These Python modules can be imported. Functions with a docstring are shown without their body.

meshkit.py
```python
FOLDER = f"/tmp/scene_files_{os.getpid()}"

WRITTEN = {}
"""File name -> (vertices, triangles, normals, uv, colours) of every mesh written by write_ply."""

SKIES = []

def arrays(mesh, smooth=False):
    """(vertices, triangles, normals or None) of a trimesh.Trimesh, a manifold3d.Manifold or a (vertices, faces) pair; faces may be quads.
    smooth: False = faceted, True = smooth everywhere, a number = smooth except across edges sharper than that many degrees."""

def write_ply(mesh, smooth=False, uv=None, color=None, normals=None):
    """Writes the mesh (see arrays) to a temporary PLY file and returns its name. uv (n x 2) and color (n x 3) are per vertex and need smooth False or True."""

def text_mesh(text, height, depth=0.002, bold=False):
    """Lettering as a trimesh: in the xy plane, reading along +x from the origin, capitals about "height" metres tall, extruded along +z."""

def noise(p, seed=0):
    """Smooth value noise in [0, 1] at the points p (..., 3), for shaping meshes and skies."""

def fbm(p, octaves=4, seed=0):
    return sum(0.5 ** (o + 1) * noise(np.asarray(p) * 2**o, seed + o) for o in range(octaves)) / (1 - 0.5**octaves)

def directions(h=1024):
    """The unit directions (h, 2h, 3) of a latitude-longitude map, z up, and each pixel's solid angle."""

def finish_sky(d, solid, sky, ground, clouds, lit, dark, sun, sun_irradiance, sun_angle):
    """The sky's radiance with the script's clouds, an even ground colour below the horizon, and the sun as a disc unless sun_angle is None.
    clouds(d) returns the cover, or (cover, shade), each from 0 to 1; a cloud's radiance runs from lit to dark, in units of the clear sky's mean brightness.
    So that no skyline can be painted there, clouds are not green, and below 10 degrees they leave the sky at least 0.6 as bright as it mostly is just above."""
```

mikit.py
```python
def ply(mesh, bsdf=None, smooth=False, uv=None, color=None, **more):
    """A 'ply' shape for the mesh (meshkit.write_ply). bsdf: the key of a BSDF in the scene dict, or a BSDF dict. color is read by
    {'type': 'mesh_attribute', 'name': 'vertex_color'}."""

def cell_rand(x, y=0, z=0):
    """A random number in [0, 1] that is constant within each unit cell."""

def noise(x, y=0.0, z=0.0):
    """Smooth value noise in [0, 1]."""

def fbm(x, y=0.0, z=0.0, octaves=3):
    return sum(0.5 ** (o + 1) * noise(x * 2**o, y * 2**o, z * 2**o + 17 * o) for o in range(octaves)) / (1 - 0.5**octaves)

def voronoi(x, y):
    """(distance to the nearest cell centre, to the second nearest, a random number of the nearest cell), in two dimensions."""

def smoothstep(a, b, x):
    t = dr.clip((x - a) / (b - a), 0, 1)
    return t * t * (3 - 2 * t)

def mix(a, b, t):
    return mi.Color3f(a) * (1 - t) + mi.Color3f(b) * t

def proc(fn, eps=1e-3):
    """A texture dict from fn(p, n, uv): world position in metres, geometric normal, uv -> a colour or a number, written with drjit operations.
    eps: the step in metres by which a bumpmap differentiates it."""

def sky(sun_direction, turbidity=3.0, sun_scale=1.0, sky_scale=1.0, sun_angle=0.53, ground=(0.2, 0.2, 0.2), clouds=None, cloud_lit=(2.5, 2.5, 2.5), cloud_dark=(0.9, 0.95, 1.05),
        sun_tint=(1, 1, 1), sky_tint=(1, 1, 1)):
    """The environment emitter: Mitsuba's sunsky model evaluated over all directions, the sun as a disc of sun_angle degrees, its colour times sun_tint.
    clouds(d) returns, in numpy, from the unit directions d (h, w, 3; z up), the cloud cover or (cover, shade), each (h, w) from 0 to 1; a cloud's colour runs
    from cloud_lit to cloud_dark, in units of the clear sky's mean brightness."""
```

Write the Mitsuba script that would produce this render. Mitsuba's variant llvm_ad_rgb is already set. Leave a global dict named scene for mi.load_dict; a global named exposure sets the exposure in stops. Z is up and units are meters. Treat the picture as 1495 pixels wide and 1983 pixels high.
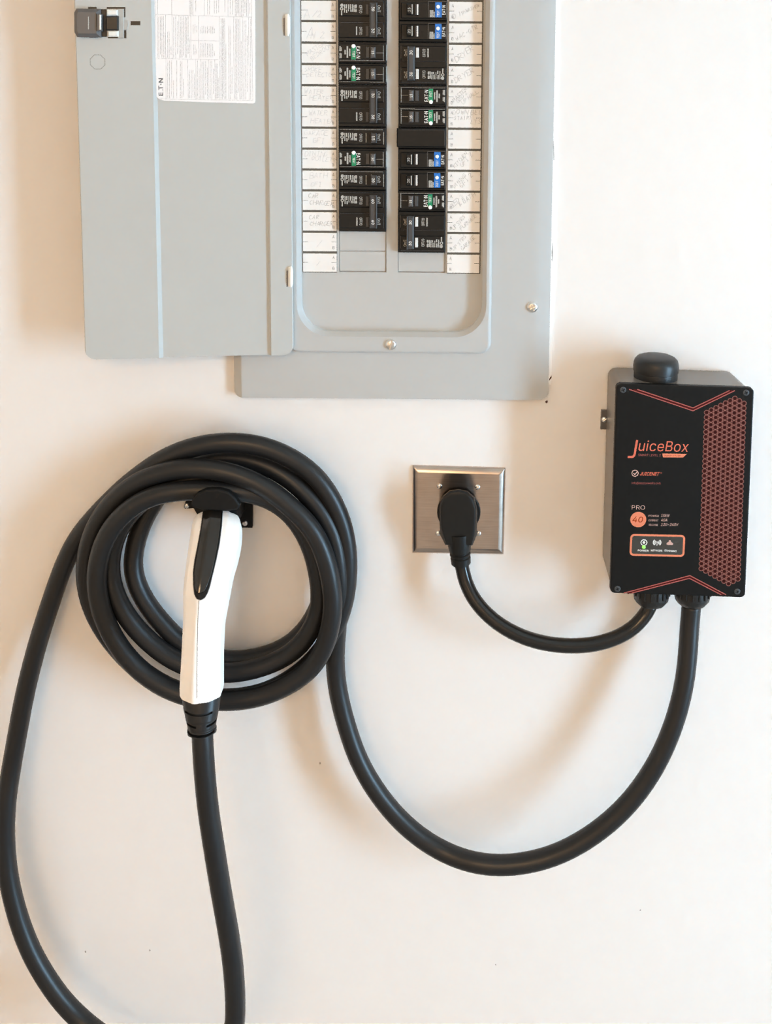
import math, random
import numpy as np, trimesh, mitsuba as mi, drjit as dr, mikit, meshkit, manifold3d as m3
from shapely.geometry import Polygon, LineString, Point, box as sbox
from shapely.ops import unary_union
from shapely import affinity
from scipy.interpolate import PchipInterpolator

scene, labels = {}, {}
rng = random.Random(7)
# ------------------------------------------------------------------ camera, light, exposure
W, H, F = 1495.0, 1983.0, 2000.0            # frame and focal length in pixels
PITCH, ROLL = math.radians(6.25), 0.0080      # looking slightly down
DIST, ZC = 1.235, 1.50                          # camera to wall, camera height
PPX, PPY = 862.0, 160.0 + F * math.tan(PITCH)   # principal point (the photograph is the lower part of a larger view)
exposure = 1.5
KEY, FILL = 7.7, 5.15

_cx, _sx = math.cos(PITCH), math.sin(PITCH)
_f = np.array([0, _cx, -_sx]); _u0 = np.array([0, _sx, _cx]); _r0 = np.array([1.0, 0, 0])
_cr, _sr = math.cos(ROLL), math.sin(ROLL)
# a small turn about the lens axis: world horizontals run down to the right in the frame
_right = _cr * _r0 + _sr * _u0
_up = -_sr * _r0 + _cr * _u0
CAM = np.array([0.0, -DIST, ZC])
scene['camera'] = {
    'type': 'perspective', 'fov_axis': 'x', 'fov': math.degrees(2 * math.atan(W / 2 / F)),
    'near_clip': 0.05, 'far_clip': 60.0,
    'principal_point_offset_x': (W / 2 - PPX) / W, 'principal_point_offset_y': (H / 2 - PPY) / H,
    'to_world': mi.ScalarTransform4f().look_at(origin=CAM.tolist(), target=(CAM + _f).tolist(), up=_up.tolist()),
}
scene['daylight'] = mikit.sky((-0.55, 0.35, 0.75), turbidity=3.0, sun_scale=0.0, sky_scale=0.25, ground=(0.3, 0.3, 0.3))


def lin(*c):
    c = np.array(c, float) / 255
    return [float(x) for x in np.where(c <= 0.04045, c / 12.92, ((c + 0.055) / 1.055) ** 2.4)]


def rgb(v):
    return {'type': 'rgb', 'value': list(v)}


# ------------------------------------------------------------------ materials
def mat(name, color, rough=0.5, metallic=0.0, spec=0.5, **more):
    c = color if isinstance(color, dict) else rgb(color)
    scene[name] = {'type': 'twosided', 'bsdf': {'type': 'principled', 'base_color': c, 'roughness': rough, 'metallic': metallic,
                                               **({'specular': spec} if not metallic else {}), **more}}
    return name


def bumped(name, color, rough, fn, scale, eps=4e-4, metallic=0.0, spec=0.5):
    c = color if isinstance(color, dict) else rgb(color)
    scene[name] = {'type': 'twosided', 'bsdf': {'type': 'bumpmap', 'arbitrary': mikit.proc(fn, eps), 'scale': scale,
                   'bsdf': {'type': 'principled', 'base_color': c, 'roughness': rough, 'metallic': metallic,
                            **({'specular': spec} if not metallic else {})}}}
    return name


def peel(p, n, uv):
    return mikit.fbm(p.x * 130, p.y * 130, p.z * 130, 2)


def wall_tone(p, n, uv):
    t = mikit.fbm(p.x * 3.1 + 5, p.y * 3, p.z * 2.3, 3)
    return mikit.mix((0.80, 0.755, 0.715), (0.84, 0.80, 0.765), t)


def brushed(p, n, uv):
    t = mikit.fbm(p.x * 55, p.y * 40, p.z * 900, 2)
    s = mikit.fbm(p.x * 42 + 3, p.y * 30, p.z * 42, 3)
    return mikit.mix((0.42, 0.335, 0.285), (0.68, 0.59, 0.53), 0.55 * s + 0.45 * t)


def concrete(p, n, uv):
    return mikit.mix((0.26, 0.24, 0.22), (0.36, 0.34, 0.31), mikit.fbm(p.x * 6, p.y * 6, p.z, 4))


bumped('m_wall', mikit.proc(wall_tone), 0.6, peel, 0.00035, spec=0.25)
mat('m_room', (0.78, 0.70, 0.60), 0.8, spec=0.2)
mat('m_floor', mikit.proc(concrete), 0.7)
mat('m_steel_paint', lin(185, 185, 183), 0.42, spec=0.45)
mat('m_deadfront', lin(187, 186, 183), 0.45, spec=0.45)
mat('m_door_paint', lin(184, 185, 182), 0.42, spec=0.45)
mat('m_zinc', (0.78, 0.78, 0.77), 0.25, 1.0)
mat('m_zinc_dark', (0.10, 0.10, 0.10), 0.5)
mat('m_bright_white', lin(240, 240, 236), 0.35)
mat('m_paper', lin(236, 231, 226), 0.7, spec=0.2)
mat('m_sticker', lin(240, 237, 236), 0.4, spec=0.3)
mat('m_backing', (0.035, 0.032, 0.028), 0.6)
mat('m_print_grey', lin(120, 118, 116), 0.6)
mat('m_print_pale', lin(178, 174, 172), 0.6)
mat('m_print_dark', lin(70, 70, 72), 0.6)
mat('m_pencil_faint', lin(200, 197, 195), 0.6)
mat('m_pencil', lin(165, 158, 152), 0.6)
mat('m_breaker', (0.008, 0.008, 0.0075), 0.42, spec=0.28)
mat('m_breaker_grey', (0.062, 0.062, 0.064), 0.45, spec=0.4)
mat('m_print_white', lin(222, 220, 216), 0.5)
mat('m_print_light', lin(172, 170, 165), 0.5)
mat('m_button_white', lin(250, 250, 250), 0.4)
mat('m_green', lin(10, 132, 92), 0.4)
mat('m_blue', lin(20, 112, 196), 0.4)
mat('m_latch', lin(92, 89, 88), 0.35)
mat('m_latch_black', (0.012, 0.012, 0.011), 0.3)
mat('m_latch_white', lin(225, 226, 222), 0.3)
mat('m_rubber', (0.011, 0.011, 0.0115), 0.38, spec=0.42)
mat('m_cord', (0.009, 0.0085, 0.008), 0.22, spec=0.45)
mat('m_plug', (0.008, 0.008, 0.0075), 0.42, spec=0.3)
mat('m_holster', (0.006, 0.006, 0.006), 0.55, spec=0.22)
mat('m_handle', lin(244, 241, 238), 0.32, spec=0.5)
mat('m_gloss_black', (0.014, 0.012, 0.010), 0.10, spec=0.6)
mat('m_seam', lin(150, 146, 142), 0.5)
mat('m_box', (0.130, 0.114, 0.101), 0.30, spec=0.55)
mat('m_lid', (0.005, 0.0048, 0.0045), 0.45, spec=0.22)
mat('m_dome', (0.012, 0.012, 0.012), 0.40, spec=0.45)
mat('m_orange', lin(212, 110, 88), 0.6, spec=0.12)
mat('m_orange_pale', lin(218, 130, 100), 0.6, spec=0.12)
mat('m_orange_dark', lin(150, 60, 22), 0.6, spec=0.12)
mat('m_redline', lin(160, 88, 82), 0.6, spec=0.12)
mat('m_redfill', lin(70, 10, 8), 0.6, spec=0.12)
mat('m_honey', lin(86, 40, 33), 0.6, spec=0.12)
mat('m_honey_ring', lin(150, 104, 96), 0.6, spec=0.12)
mat('m_strip', lin(88, 84, 76), 0.6)
mat('m_groove', lin(150, 149, 143), 0.6)
mat('m_honey_hole', lin(48, 8, 5), 0.6, spec=0.12)
mat('m_panel_grey', lin(56, 54, 50), 0.4)
mat('m_print_tan', lin(196, 160, 150), 0.6, spec=0.12)
mat('m_screw_dark', (0.045, 0.05, 0.055), 0.4)
scene['m_brushed'] = {'type': 'twosided', 'bsdf': {'type': 'principled', 'base_color': mikit.proc(brushed), 'roughness': 0.20, 'metallic': 1.0}}
mat('m_chip', lin(70, 34, 18), 0.8)
mat('m_caulk', lin(246, 241, 236), 0.55)


# ------------------------------------------------------------------ helpers
def ray(px, py):
    d = _right * (px - PPX) / F - _up * (py - PPY) / F + _f
    return d


class Plane:
    """A flat working plane in the room: origin, its own x and y axes, and the normal that heights are measured along."""

    def __init__(self, o, ex=(1, 0, 0), ey=(0, 0, 1)):
        self.o = np.array(o, float)
        self.ex = np.array(ex, float) / np.linalg.norm(ex)
        ey = np.array(ey, float)
        ey = ey - self.ex * (ey @ self.ex)
        self.ey = ey / np.linalg.norm(ey)
        self.n = np.cross(self.ex, self.ey)

    def world(self, p2, h):
        p2 = np.atleast_2d(np.asarray(p2, float))
        h = np.broadcast_to(np.asarray(h, float), len(p2))
        return self.o + p2[:, :1] * self.ex + p2[:, 1:2] * self.ey + h[:, None] * self.n

    def px(self, px, py, h=0.0):
        d = ray(px, py)
        t = ((self.o + h * self.n - CAM) @ self.n) / (d @ self.n)
        q = CAM + t * d - self.o
        return np.array([q @ self.ex, q @ self.ey])

    def pts(self, pixels, h=0.0):
        return np.array([self.px(x, y, h) for x, y in pixels])

    def mpp(self, px, py, h=0.0):
        return np.linalg.norm(self.px(px + 0.5, py, h) - self.px(px - 0.5, py, h))

    def place(self, mesh):
        v = np.array(mesh.vertices)
        return trimesh.Trimesh(self.world(v[:, :2], v[:, 2]), np.array(mesh.faces), process=False)

    def prism(self, poly, h0, h1):
        poly = poly if hasattr(poly, 'geom_type') else Polygon(poly)
        parts = []
        for g in getattr(poly, 'geoms', [poly]):
            if g.geom_type != 'Polygon' or g.area < 1e-12:
                continue
            m = trimesh.creation.extrude_polygon(g, h1 - h0, engine='earcut')
            m.apply_translation([0, 0, h0])
            parts.append(m)
        return self.place(trimesh.util.concatenate(parts))

    def slab(self, poly, h0, h1, bevel=0.0, steps=1):
        """A convex plate with its front edge bevelled or rounded off."""
        poly = poly if hasattr(poly, 'geom_type') else Polygon(poly)
        rings = [(poly, h0), (poly, h1 - bevel)]
        for k in range(1, steps + 1):
            a = k / steps * math.pi / 2
            inset, up = (bevel * (1 - math.cos(a)), bevel * math.sin(a)) if steps > 1 else (bevel, bevel)
            if bevel:
                rings.append((poly.buffer(-inset, join_style='mitre'), h1 - bevel + up))
        pts = np.vstack([np.c_[np.array(p.exterior.coords)[:-1], np.full(len(p.exterior.coords) - 1, h)] for p, h in rings])
        return self.place(hull(pts))


def hull(pts):
    m = m3.Manifold.hull_points(np.asarray(pts, np.float32)).to_mesh()
    return trimesh.Trimesh(m.vert_properties[:, :3].astype(float), m.tri_verts.astype(int), process=False)


def solid(mesh):
    mesh = trimesh.Trimesh(mesh.vertices, mesh.faces, process=True)
    return m3.Manifold(m3.Mesh(np.asarray(mesh.vertices, np.float32), np.asarray(mesh.faces, np.uint32)))


def unsolid(m):
    m = m.to_mesh()
    return trimesh.Trimesh(m.vert_properties[:, :3].astype(float), m.tri_verts.astype(int), process=False)


def join(*ms):
    return trimesh.util.concatenate([m for m in ms])


def rrect(x0, y0, x1, y1, r, seg=6):
    x0, x1 = min(x0, x1), max(x0, x1); y0, y1 = min(y0, y1), max(y0, y1)
    return sbox(x0 + r, y0 + r, x1 - r, y1 - r).buffer(r, quad_segs=seg)


def numbered(key):
    if key not in scene and key not in labels:
        return key
    k = 1
    while f'{key}_{k:03d}' in scene or f'{key}_{k:03d}' in labels:
        k += 1
    return f'{key}_{k:03d}'


def add(key, mesh, m, smooth=30, label=None, cat=None, group=None, kind=None):
    key = numbered(key)
    scene[key] = mikit.ply(mesh, m, smooth)
    tag(key, label, cat, group, kind)
    return key


def tag(key, label=None, cat=None, group=None, kind=None):
    d = {k: v for k, v in (('label', label), ('category', cat), ('group', group), ('kind', kind)) if v}
    if d:
        labels[key] = d
    return key


def thing(name, label, cat, group=None):
    return tag(numbered(name), label, cat, group)


def catmull(p, n=14):
    p = np.asarray(p, float)
    p = np.vstack([2 * p[0] - p[1], p, 2 * p[-1] - p[-2]])
    out = []
    for i in range(1, len(p) - 2):
        a, b, c, d = p[i - 1:i + 3]
        ta = np.linalg.norm(b - a) ** .5 + 1e-9; tb = np.linalg.norm(c - b) ** .5 + 1e-9; tc = np.linalg.norm(d - c) ** .5 + 1e-9
        m1 = tb * ((b - a) / ta - (c - a) / (ta + tb)) + (c - b)
        m2 = tb * ((d - c) / tc - (d - b) / (tb + tc)) + (c - b)
        for t in np.arange(n) / n:
            out.append((2 * t**3 - 3 * t**2 + 1) * b + (t**3 - 2 * t**2 + t) * m1 + (-2 * t**3 + 3 * t**2) * c + (t**3 - t**2) * m2)
    out.append(p[-2])
    return np.array(out)


def evened(path, step):
    s = np.r_[0, np.cumsum(np.linalg.norm(np.diff(path, axis=0), axis=1))]
    q = np.linspace(0, s[-1], max(2, int(s[-1] / step)))
    return np.stack([np.interp(q, s, path[:, k]) for k in range(3)], 1)


def soften(path, rounds=12):
    p = path.copy()
    for _ in range(rounds):
        p[1:-1] = 0.25 * p[:-2] + 0.5 * p[1:-1] + 0.25 * p[2:]
    return p


def tube(path, radius, sides=24, caps=True):
    path = np.asarray(path, float)
    r = np.broadcast_to(np.asarray(radius, float), len(path))
    t = np.gradient(path, axis=0)
    t /= np.linalg.norm(t, axis=1, keepdims=True)
    n = np.cross(t[0], [0.3, 1, 0.2]); n /= np.linalg.norm(n)
    a = np.arange(sides) * 2 * math.pi / sides
    V = []
    for i in range(len(path)):
        n = n - t[i] * (n @ t[i]); n /= np.linalg.norm(n)
        b = np.cross(t[i], n)
        V.append(path[i] + r[i] * (np.cos(a)[:, None] * n + np.sin(a)[:, None] * b))
    V = np.vstack(V)
    k = np.arange(sides)
    faces = []
    for i in range(len(path) - 1):
        A, B = i * sides + k, i * sides + (k + 1) % sides
        faces += [np.stack([A, B, B + sides], 1), np.stack([A, B + sides, A + sides], 1)]
    if caps:
        V = np.vstack([V, path[:1], path[-1:]])
        c0, c1, last = len(V) - 2, len(V) - 1, (len(path) - 1) * sides
        faces += [np.stack([np.full(sides, c0), (k + 1) % sides, k], 1), np.stack([np.full(sides, c1), last + k, last + (k + 1) % sides], 1)]
    return trimesh.Trimesh(V, np.vstack(faces), process=False)


def lathe(profile, origin, axis, sides=40):
    """A turned body: profile of (radius, distance along the axis)."""
    origin, axis = np.array(origin, float), np.array(axis, float) / np.linalg.norm(axis)
    path = np.array([origin + axis * h for _, h in profile])
    a = np.cross(axis, [0.31, 0.2, 1.0] if abs(axis[2]) < 0.9 else [1, 0.1, 0]); a /= np.linalg.norm(a)
    b = np.cross(axis, a)
    ang = np.arange(sides) * 2 * math.pi / sides
    V = np.vstack([path[i] + r * (np.cos(ang)[:, None] * a + np.sin(ang)[:, None] * b) for i, (r, _) in enumerate(profile)])
    k = np.arange(sides); faces = []
    for i in range(len(profile) - 1):
        A, B = i * sides + k, i * sides + (k + 1) % sides
        faces += [np.stack([A, B, B + sides], 1), np.stack([A, B + sides, A + sides], 1)]
    V = np.vstack([V, path[:1], path[-1:]])
    last = (len(profile) - 1) * sides
    faces += [np.stack([np.full(sides, len(V) - 2), (k + 1) % sides, k], 1), np.stack([np.full(sides, len(V) - 1), last + k, last + (k + 1) % sides], 1)]
    return trimesh.Trimesh(V, np.vstack(faces), process=False)


_TEXT = {}


def text_flat(plane, s, a, b, height, h, shear=0.0, bold=False, thick=0.00025):
    """Lettering on the plane: baseline from a to b (the plane's own coordinates), capitals this tall."""
    key = (s, bold)
    if key not in _TEXT:
        _TEXT[key] = meshkit.text_mesh(s, 1.0, 1.0, bold)
    v = np.array(_TEXT[key].vertices)
    x0, x1 = v[:, 0].min(), v[:, 0].max()
    a, b = np.array(a, float), np.array(b, float)
    L = np.linalg.norm(b - a); ex = (b - a) / L; ey = np.array([-ex[1], ex[0]])
    X = (v[:, 0] - x0) / (x1 - x0) * L + shear * v[:, 1] * height
    p = a + X[:, None] * ex + (v[:, 1] * height)[:, None] * ey
    return trimesh.Trimesh(plane.world(p, h + v[:, 2] * thick), np.array(_TEXT[key].faces), process=False)


def text_px(plane, s, p0, p1, hpx, h, **k):
    return text_flat(plane, s, plane.px(*p0, h), plane.px(*p1, h), hpx * plane.mpp(*p0, h), h, **k)


STROKES = {
    'A': '0,0 2,6 4,0;1,2 3,2', 'B': '0,0 0,6 3,6 3.6,4.6 2.6,3.2 0,3.1;2.6,3.2 4,1.8 3,0 0,0', 'C': '4,5 2.4,6 .6,4.6 .4,1.6 2,0 4,.8',
    'D': '0,0 0,6 2.4,5.6 4,3.4 3.2,.8 0,0', 'E': '4,6 0,6 0,0 4,0;0,3.1 3,3.1', 'F': '4,6 0,6 0,0;0,3.2 3,3.2', 'G': '4,5 2.4,6 .5,4.5 .4,1.4 2,0 4,.8 4,2.6 2.4,2.6',
    'H': '0,0 0,6;4,0 4,6;0,3 4,3', 'I': '2,0 2,6;.8,6 3.2,6;.8,0 3.2,0', 'K': '0,0 0,6;4,6 0,2.8 4,0', 'L': '0,6 0,0 3.6,0', 'M': '0,0 .4,6 2,2 3.6,6 4,0',
    'N': '0,0 0,6 4,0 4,6', 'O': '2,6 .3,4.4 .3,1.6 2,0 3.7,1.6 3.7,4.4 2,6', 'P': '0,0 0,6 3.4,5.6 3.6,3.6 0,3', 'R': '0,0 0,6 3.4,5.6 3.4,3.6 0,3 3.8,0', 'S': '3.8,5.2 2,6 .4,4.8 3.4,2 2.2,0 .2,.7',
    'T': '0,6 4,6;2,6 2,0', 'U': '0,6 .2,1.2 2,0 3.8,1.2 4,6', 'V': '0,6 2,0 4,6', 'W': '0,6 1,0 2,4 3,0 4,6', 'X': '0,0 4,6;0,6 4,0', 'Y': '0,6 2,3 4,6;2,3 2,0', 'Z': '0,6 4,6 0,0 4,0',
    '2': '0,5 2,6 3.6,4.6 0,0 4,0', '1': '1,5 2,6 2,0', '/': '0,0 4,6', '&': '4,0 .8,4.6 2,6 3,4.6 .2,1.8 1.6,0 4,2.4', '-': '.6,3 3.4,3', '#': '1,0 2,6;2.4,0 3.4,6;0,2 4,2;.4,4 4,4',
}


def handwriting(plane, lines, h, width=0.00042, clip=None):
    """Pencilled capitals: each line is (text, start x, start y, letter height, slope)."""
    out = []
    for s, x, y, size, slope in lines:
        ca, sa = math.cos(slope), math.sin(slope)
        adv = 0.0
        for ch in s:
            if ch != ' ':
                jx, jy, js = rng.uniform(-.08, .08), rng.uniform(-.1, .1), rng.uniform(.88, 1.12)
                for st in STROKES[ch].split(';'):
                    p = np.array([[float(q) for q in w.split(',')] for w in st.split()])
                    p = (p + np.array([[rng.uniform(-.25, .25), rng.uniform(-.25, .25)] for _ in p])) / 6 * size * js
                    p[:, 0] += adv + jx * size + 0.15 * p[:, 1]; p[:, 1] += jy * size
                    q = np.c_[x + ca * p[:, 0] - sa * p[:, 1], y + sa * p[:, 0] + ca * p[:, 1]]
                    out.append(LineString(q).buffer(width / 2, quad_segs=1))
            adv += size * (0.86 if ch != ' ' else 0.5)
    out = unary_union(out)
    return plane.prism(out if clip is None else out.intersection(clip), h, h + 0.00012)


WALL = Plane((0, 0, 0))


def at(px, py, d):
    """The point of the room that lies d metres off the wall behind this spot of the frame."""
    return WALL.world(WALL.px(px, py, d), d)[0]


# ------------------------------------------------------------------ the room (a garage), wall at y = 0
XL, XR, YB, ZT = -2.6, 2.75, -5.2, 2.62


def slab_box(x0, x1, y0, y1, z0, z1):
    return trimesh.creation.box(extents=[x1 - x0, y1 - y0, z1 - z0], transform=trimesh.transformations.translation_matrix([(x0 + x1) / 2, (y0 + y1) / 2, (z0 + z1) / 2]))


add('wall_back', slab_box(XL, XR, 0.0, 0.12, 0, ZT), 'm_wall', False, 'cream painted garage wall behind the panel and charger', kind='structure')
add('floor', slab_box(XL, XR, YB, 0, -0.1, 0), 'm_floor', False, 'grey concrete garage floor', kind='structure')
add('ceiling', slab_box(XL, XR, YB, 0.12, ZT, ZT + 0.1), 'm_room', False, 'painted garage ceiling', kind='structure')
add('wall_left', slab_box(XL - 0.12, XL, YB, 0.12, -0.1, ZT + 0.1), 'm_room', False, 'left garage wall', kind='structure')
add('wall_front', slab_box(XL - 0.12, XR + 0.12, YB - 0.12, YB, -0.1, ZT + 0.1), 'm_room', False, 'garage wall behind the viewer', kind='structure')
WY0, WY1, WZ0, WZ1 = -1.91, -1.45, 0.02, 1.90       # the daylit frosted door pane in the right wall
right = Plane((XR, 0, 0), (0, 1, 0), (0, 0, 1))
hole = sbox(YB, -0.1, 0.12, ZT + 0.1).difference(sbox(WY0, WZ0, WY1, WZ1))
m = right.prism(hole, -0.12, 0)
if m.vertices[:, 0].min() < XR - 0.01:
    m.apply_translation([0.12, 0, 0])
add('wall_right', m, 'm_room', False, 'right garage wall with a frosted glazed opening', kind='structure')
v = np.array([[XR - 0.002, WY0, WZ0], [XR - 0.002, WY1, WZ0], [XR - 0.002, WY1, WZ1], [XR - 0.002, WY0, WZ1]])
key = add('window_1', trimesh.Trimesh(v, [[0, 2, 1], [0, 3, 2]], process=False), 'm_bright_white', False, 'frosted pane full of daylight in the right wall', kind='structure')
scene[key]['emitter'] = {'type': 'area', 'radiance': rgb([KEY * 0.97, KEY * 1.62, KEY * 2.20])}


def ceiling_lamp(x, y, w, d, power):
    t = thing('ceiling_lamp', f'flat warm white panel lamp on the garage ceiling, {"nearer" if y > -4 else "farther from"} the wall', 'lamp', 'panel lamps on the garage ceiling')
    add(t + '__frame', slab_box(x - w / 2 - .03, x + w / 2 + .03, y - d / 2 - .03, y + d / 2 + .03, ZT - 0.03, ZT), 'm_bright_white', False)
    v = np.array([[x - w / 2, y - d / 2, ZT - .032], [x + w / 2, y - d / 2, ZT - .032], [x + w / 2, y + d / 2, ZT - .032], [x - w / 2, y + d / 2, ZT - .032]])
    k = add(t + '__diffuser', trimesh.Trimesh(v, [[0, 2, 1], [0, 3, 2]], process=False), 'm_bright_white', False)
    scene[k]['emitter'] = {'type': 'area', 'radiance': rgb([power * 1.18, power * 0.74, power * 0.37])}


ceiling_lamp(-0.6, -3.3, 1.2, 0.6, FILL)
ceiling_lamp(-0.6, -4.6, 1.2, 0.6, FILL)

# wall flaws
for k, (px, py, r) in enumerate([(290, 1840, 2.2), (166, 1843, 2.0), (1240, 1762, 1.8), (620, 1478, 2.2), (960, 1868, 1.5), (84, 1900, 1.4)]):
    c = WALL.px(px, py)
    mpp = WALL.mpp(px, py)
    pts = [(c[0] + r * mpp * rng.uniform(.5, 1) * math.cos(a), c[1] + r * mpp * rng.uniform(.6, 1.3) * math.sin(a)) for a in np.arange(7) * 0.9]
    add('wall_back__paint_speck', WALL.prism(Polygon(pts).buffer(0), 0, 0.0004), 'm_pencil')
bead, bead_out = [], []
for py in range(-60, 752, 12):
    xe = 1078.2 - 0.0206 * py
    bead.append((xe - 6, py)); bead_out.append((xe + 3.5 + 2.2 * meshkit.noise([py * .05, 1.3, 0]), py))
add('wall_back__caulk_bead', WALL.prism(WALL.pts(bead + bead_out[::-1]), 0, 0.0022), 'm_caulk', label='uneven white caulk bead along the panel edge')
for pts in ([(1063.5, 734), (1068, 727), (1068, 732), (1064, 737)], [(1056, 779), (1060, 776), (1061, 779), (1058, 781)], [(1071, 262), (1072.5, 285), (1073.5, 310), (1072, 310), (1071, 285)], [(1069.5, 470), (1071, 490), (1069, 510), (1068.2, 490)]):
    add('wall_back__paint_chip', WALL.prism(Polygon(WALL.pts(pts, .0024)).buffer(0), 0, 0.0024), 'm_chip' if pts[0][0] < 1065 else 'm_pencil', label='small chip in the paint beside the panel')

# ------------------------------------------------------------------ breaker panel
panel = thing('breaker_box', 'grey steel breaker panel set in the wall, its door swung open to the left', 'electrical panel')
H_TRIM, H_RAISE, H_DEAD, H_PLATE = 0.0130, 0.0188, 0.0045, 0.0030
xl = WALL.px(450, 735, H_TRIM)[0]; xr = WALL.px(1064.2, 740, H_TRIM)[0]
zb = WALL.px(757, 772.5, H_TRIM)[1]; zt = zb + 0.76
inset = 0.0115
prof = Polygon([(xl, 0.0005), (xl + .0008, .0065), (xl + inset, H_TRIM), (xr - .022, H_TRIM), (xr - .0008, .0085), (xr, 0.0005)])
vert = Plane((0, 0, 0), (1, 0, 0), (0, -1, 0))      # x right, y off the wall, heights along -z
e = trimesh.creation.extrude_polygon(prof, zt - zb, engine='earcut')
ev = np.array(e.vertices)
trim = trimesh.Trimesh(np.c_[ev[:, 0], -ev[:, 1], zt - ev[:, 2]], np.array(e.faces), process=False)
if trim.volume < 0:
    trim.invert()
trim = solid(trim) ^ solid(WALL.prism(rrect(xl, zb, xr, zt, 0.010), -0.01, 0.05))
# the raised frame around the opening
fx0 = WALL.px(556, 600, H_RAISE)[0]; fx1 = WALL.px(951.5, 600, H_RAISE)[0]; fz0 = WALL.px(757, 684.5, H_RAISE)[1]; fz1 = zt - 0.05
raised = WALL.slab(rrect(fx0, fz0, fx1, fz1, 0.014), 0.004, H_RAISE, 0.0035, 3)
ox0 = WALL.px(582, 560, H_RAISE)[0]; ox1 = WALL.px(934.5, 560, H_RAISE)[0]; oz0 = WALL.px(757, 645, H_RAISE)[1]; oz1 = fz1 - 0.03
opening = rrect(ox0, oz0, ox1, oz1, 0.034, 10)
cut = WALL.prism(opening, -0.01, 0.03)
lip_rings = [(opening.buffer(0.0050), H_RAISE + .0004), (opening.buffer(0.0028), H_RAISE - 0.0010), (opening.buffer(0.0010), H_RAISE - .0032), (opening, H_RAISE - .0065)]
lip = hull(np.vstack([np.c_[np.array(p.exterior.coords)[:-1], np.full(len(p.exterior.coords) - 1, h)] for p, h in lip_rings]))
cover = (trim + solid(raised)) - solid(cut) - solid(WALL.place(lip))
add(panel + '__cover', unsolid(cover), 'm_steel_paint', 35, 'grey steel cover with a rounded opening')

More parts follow.
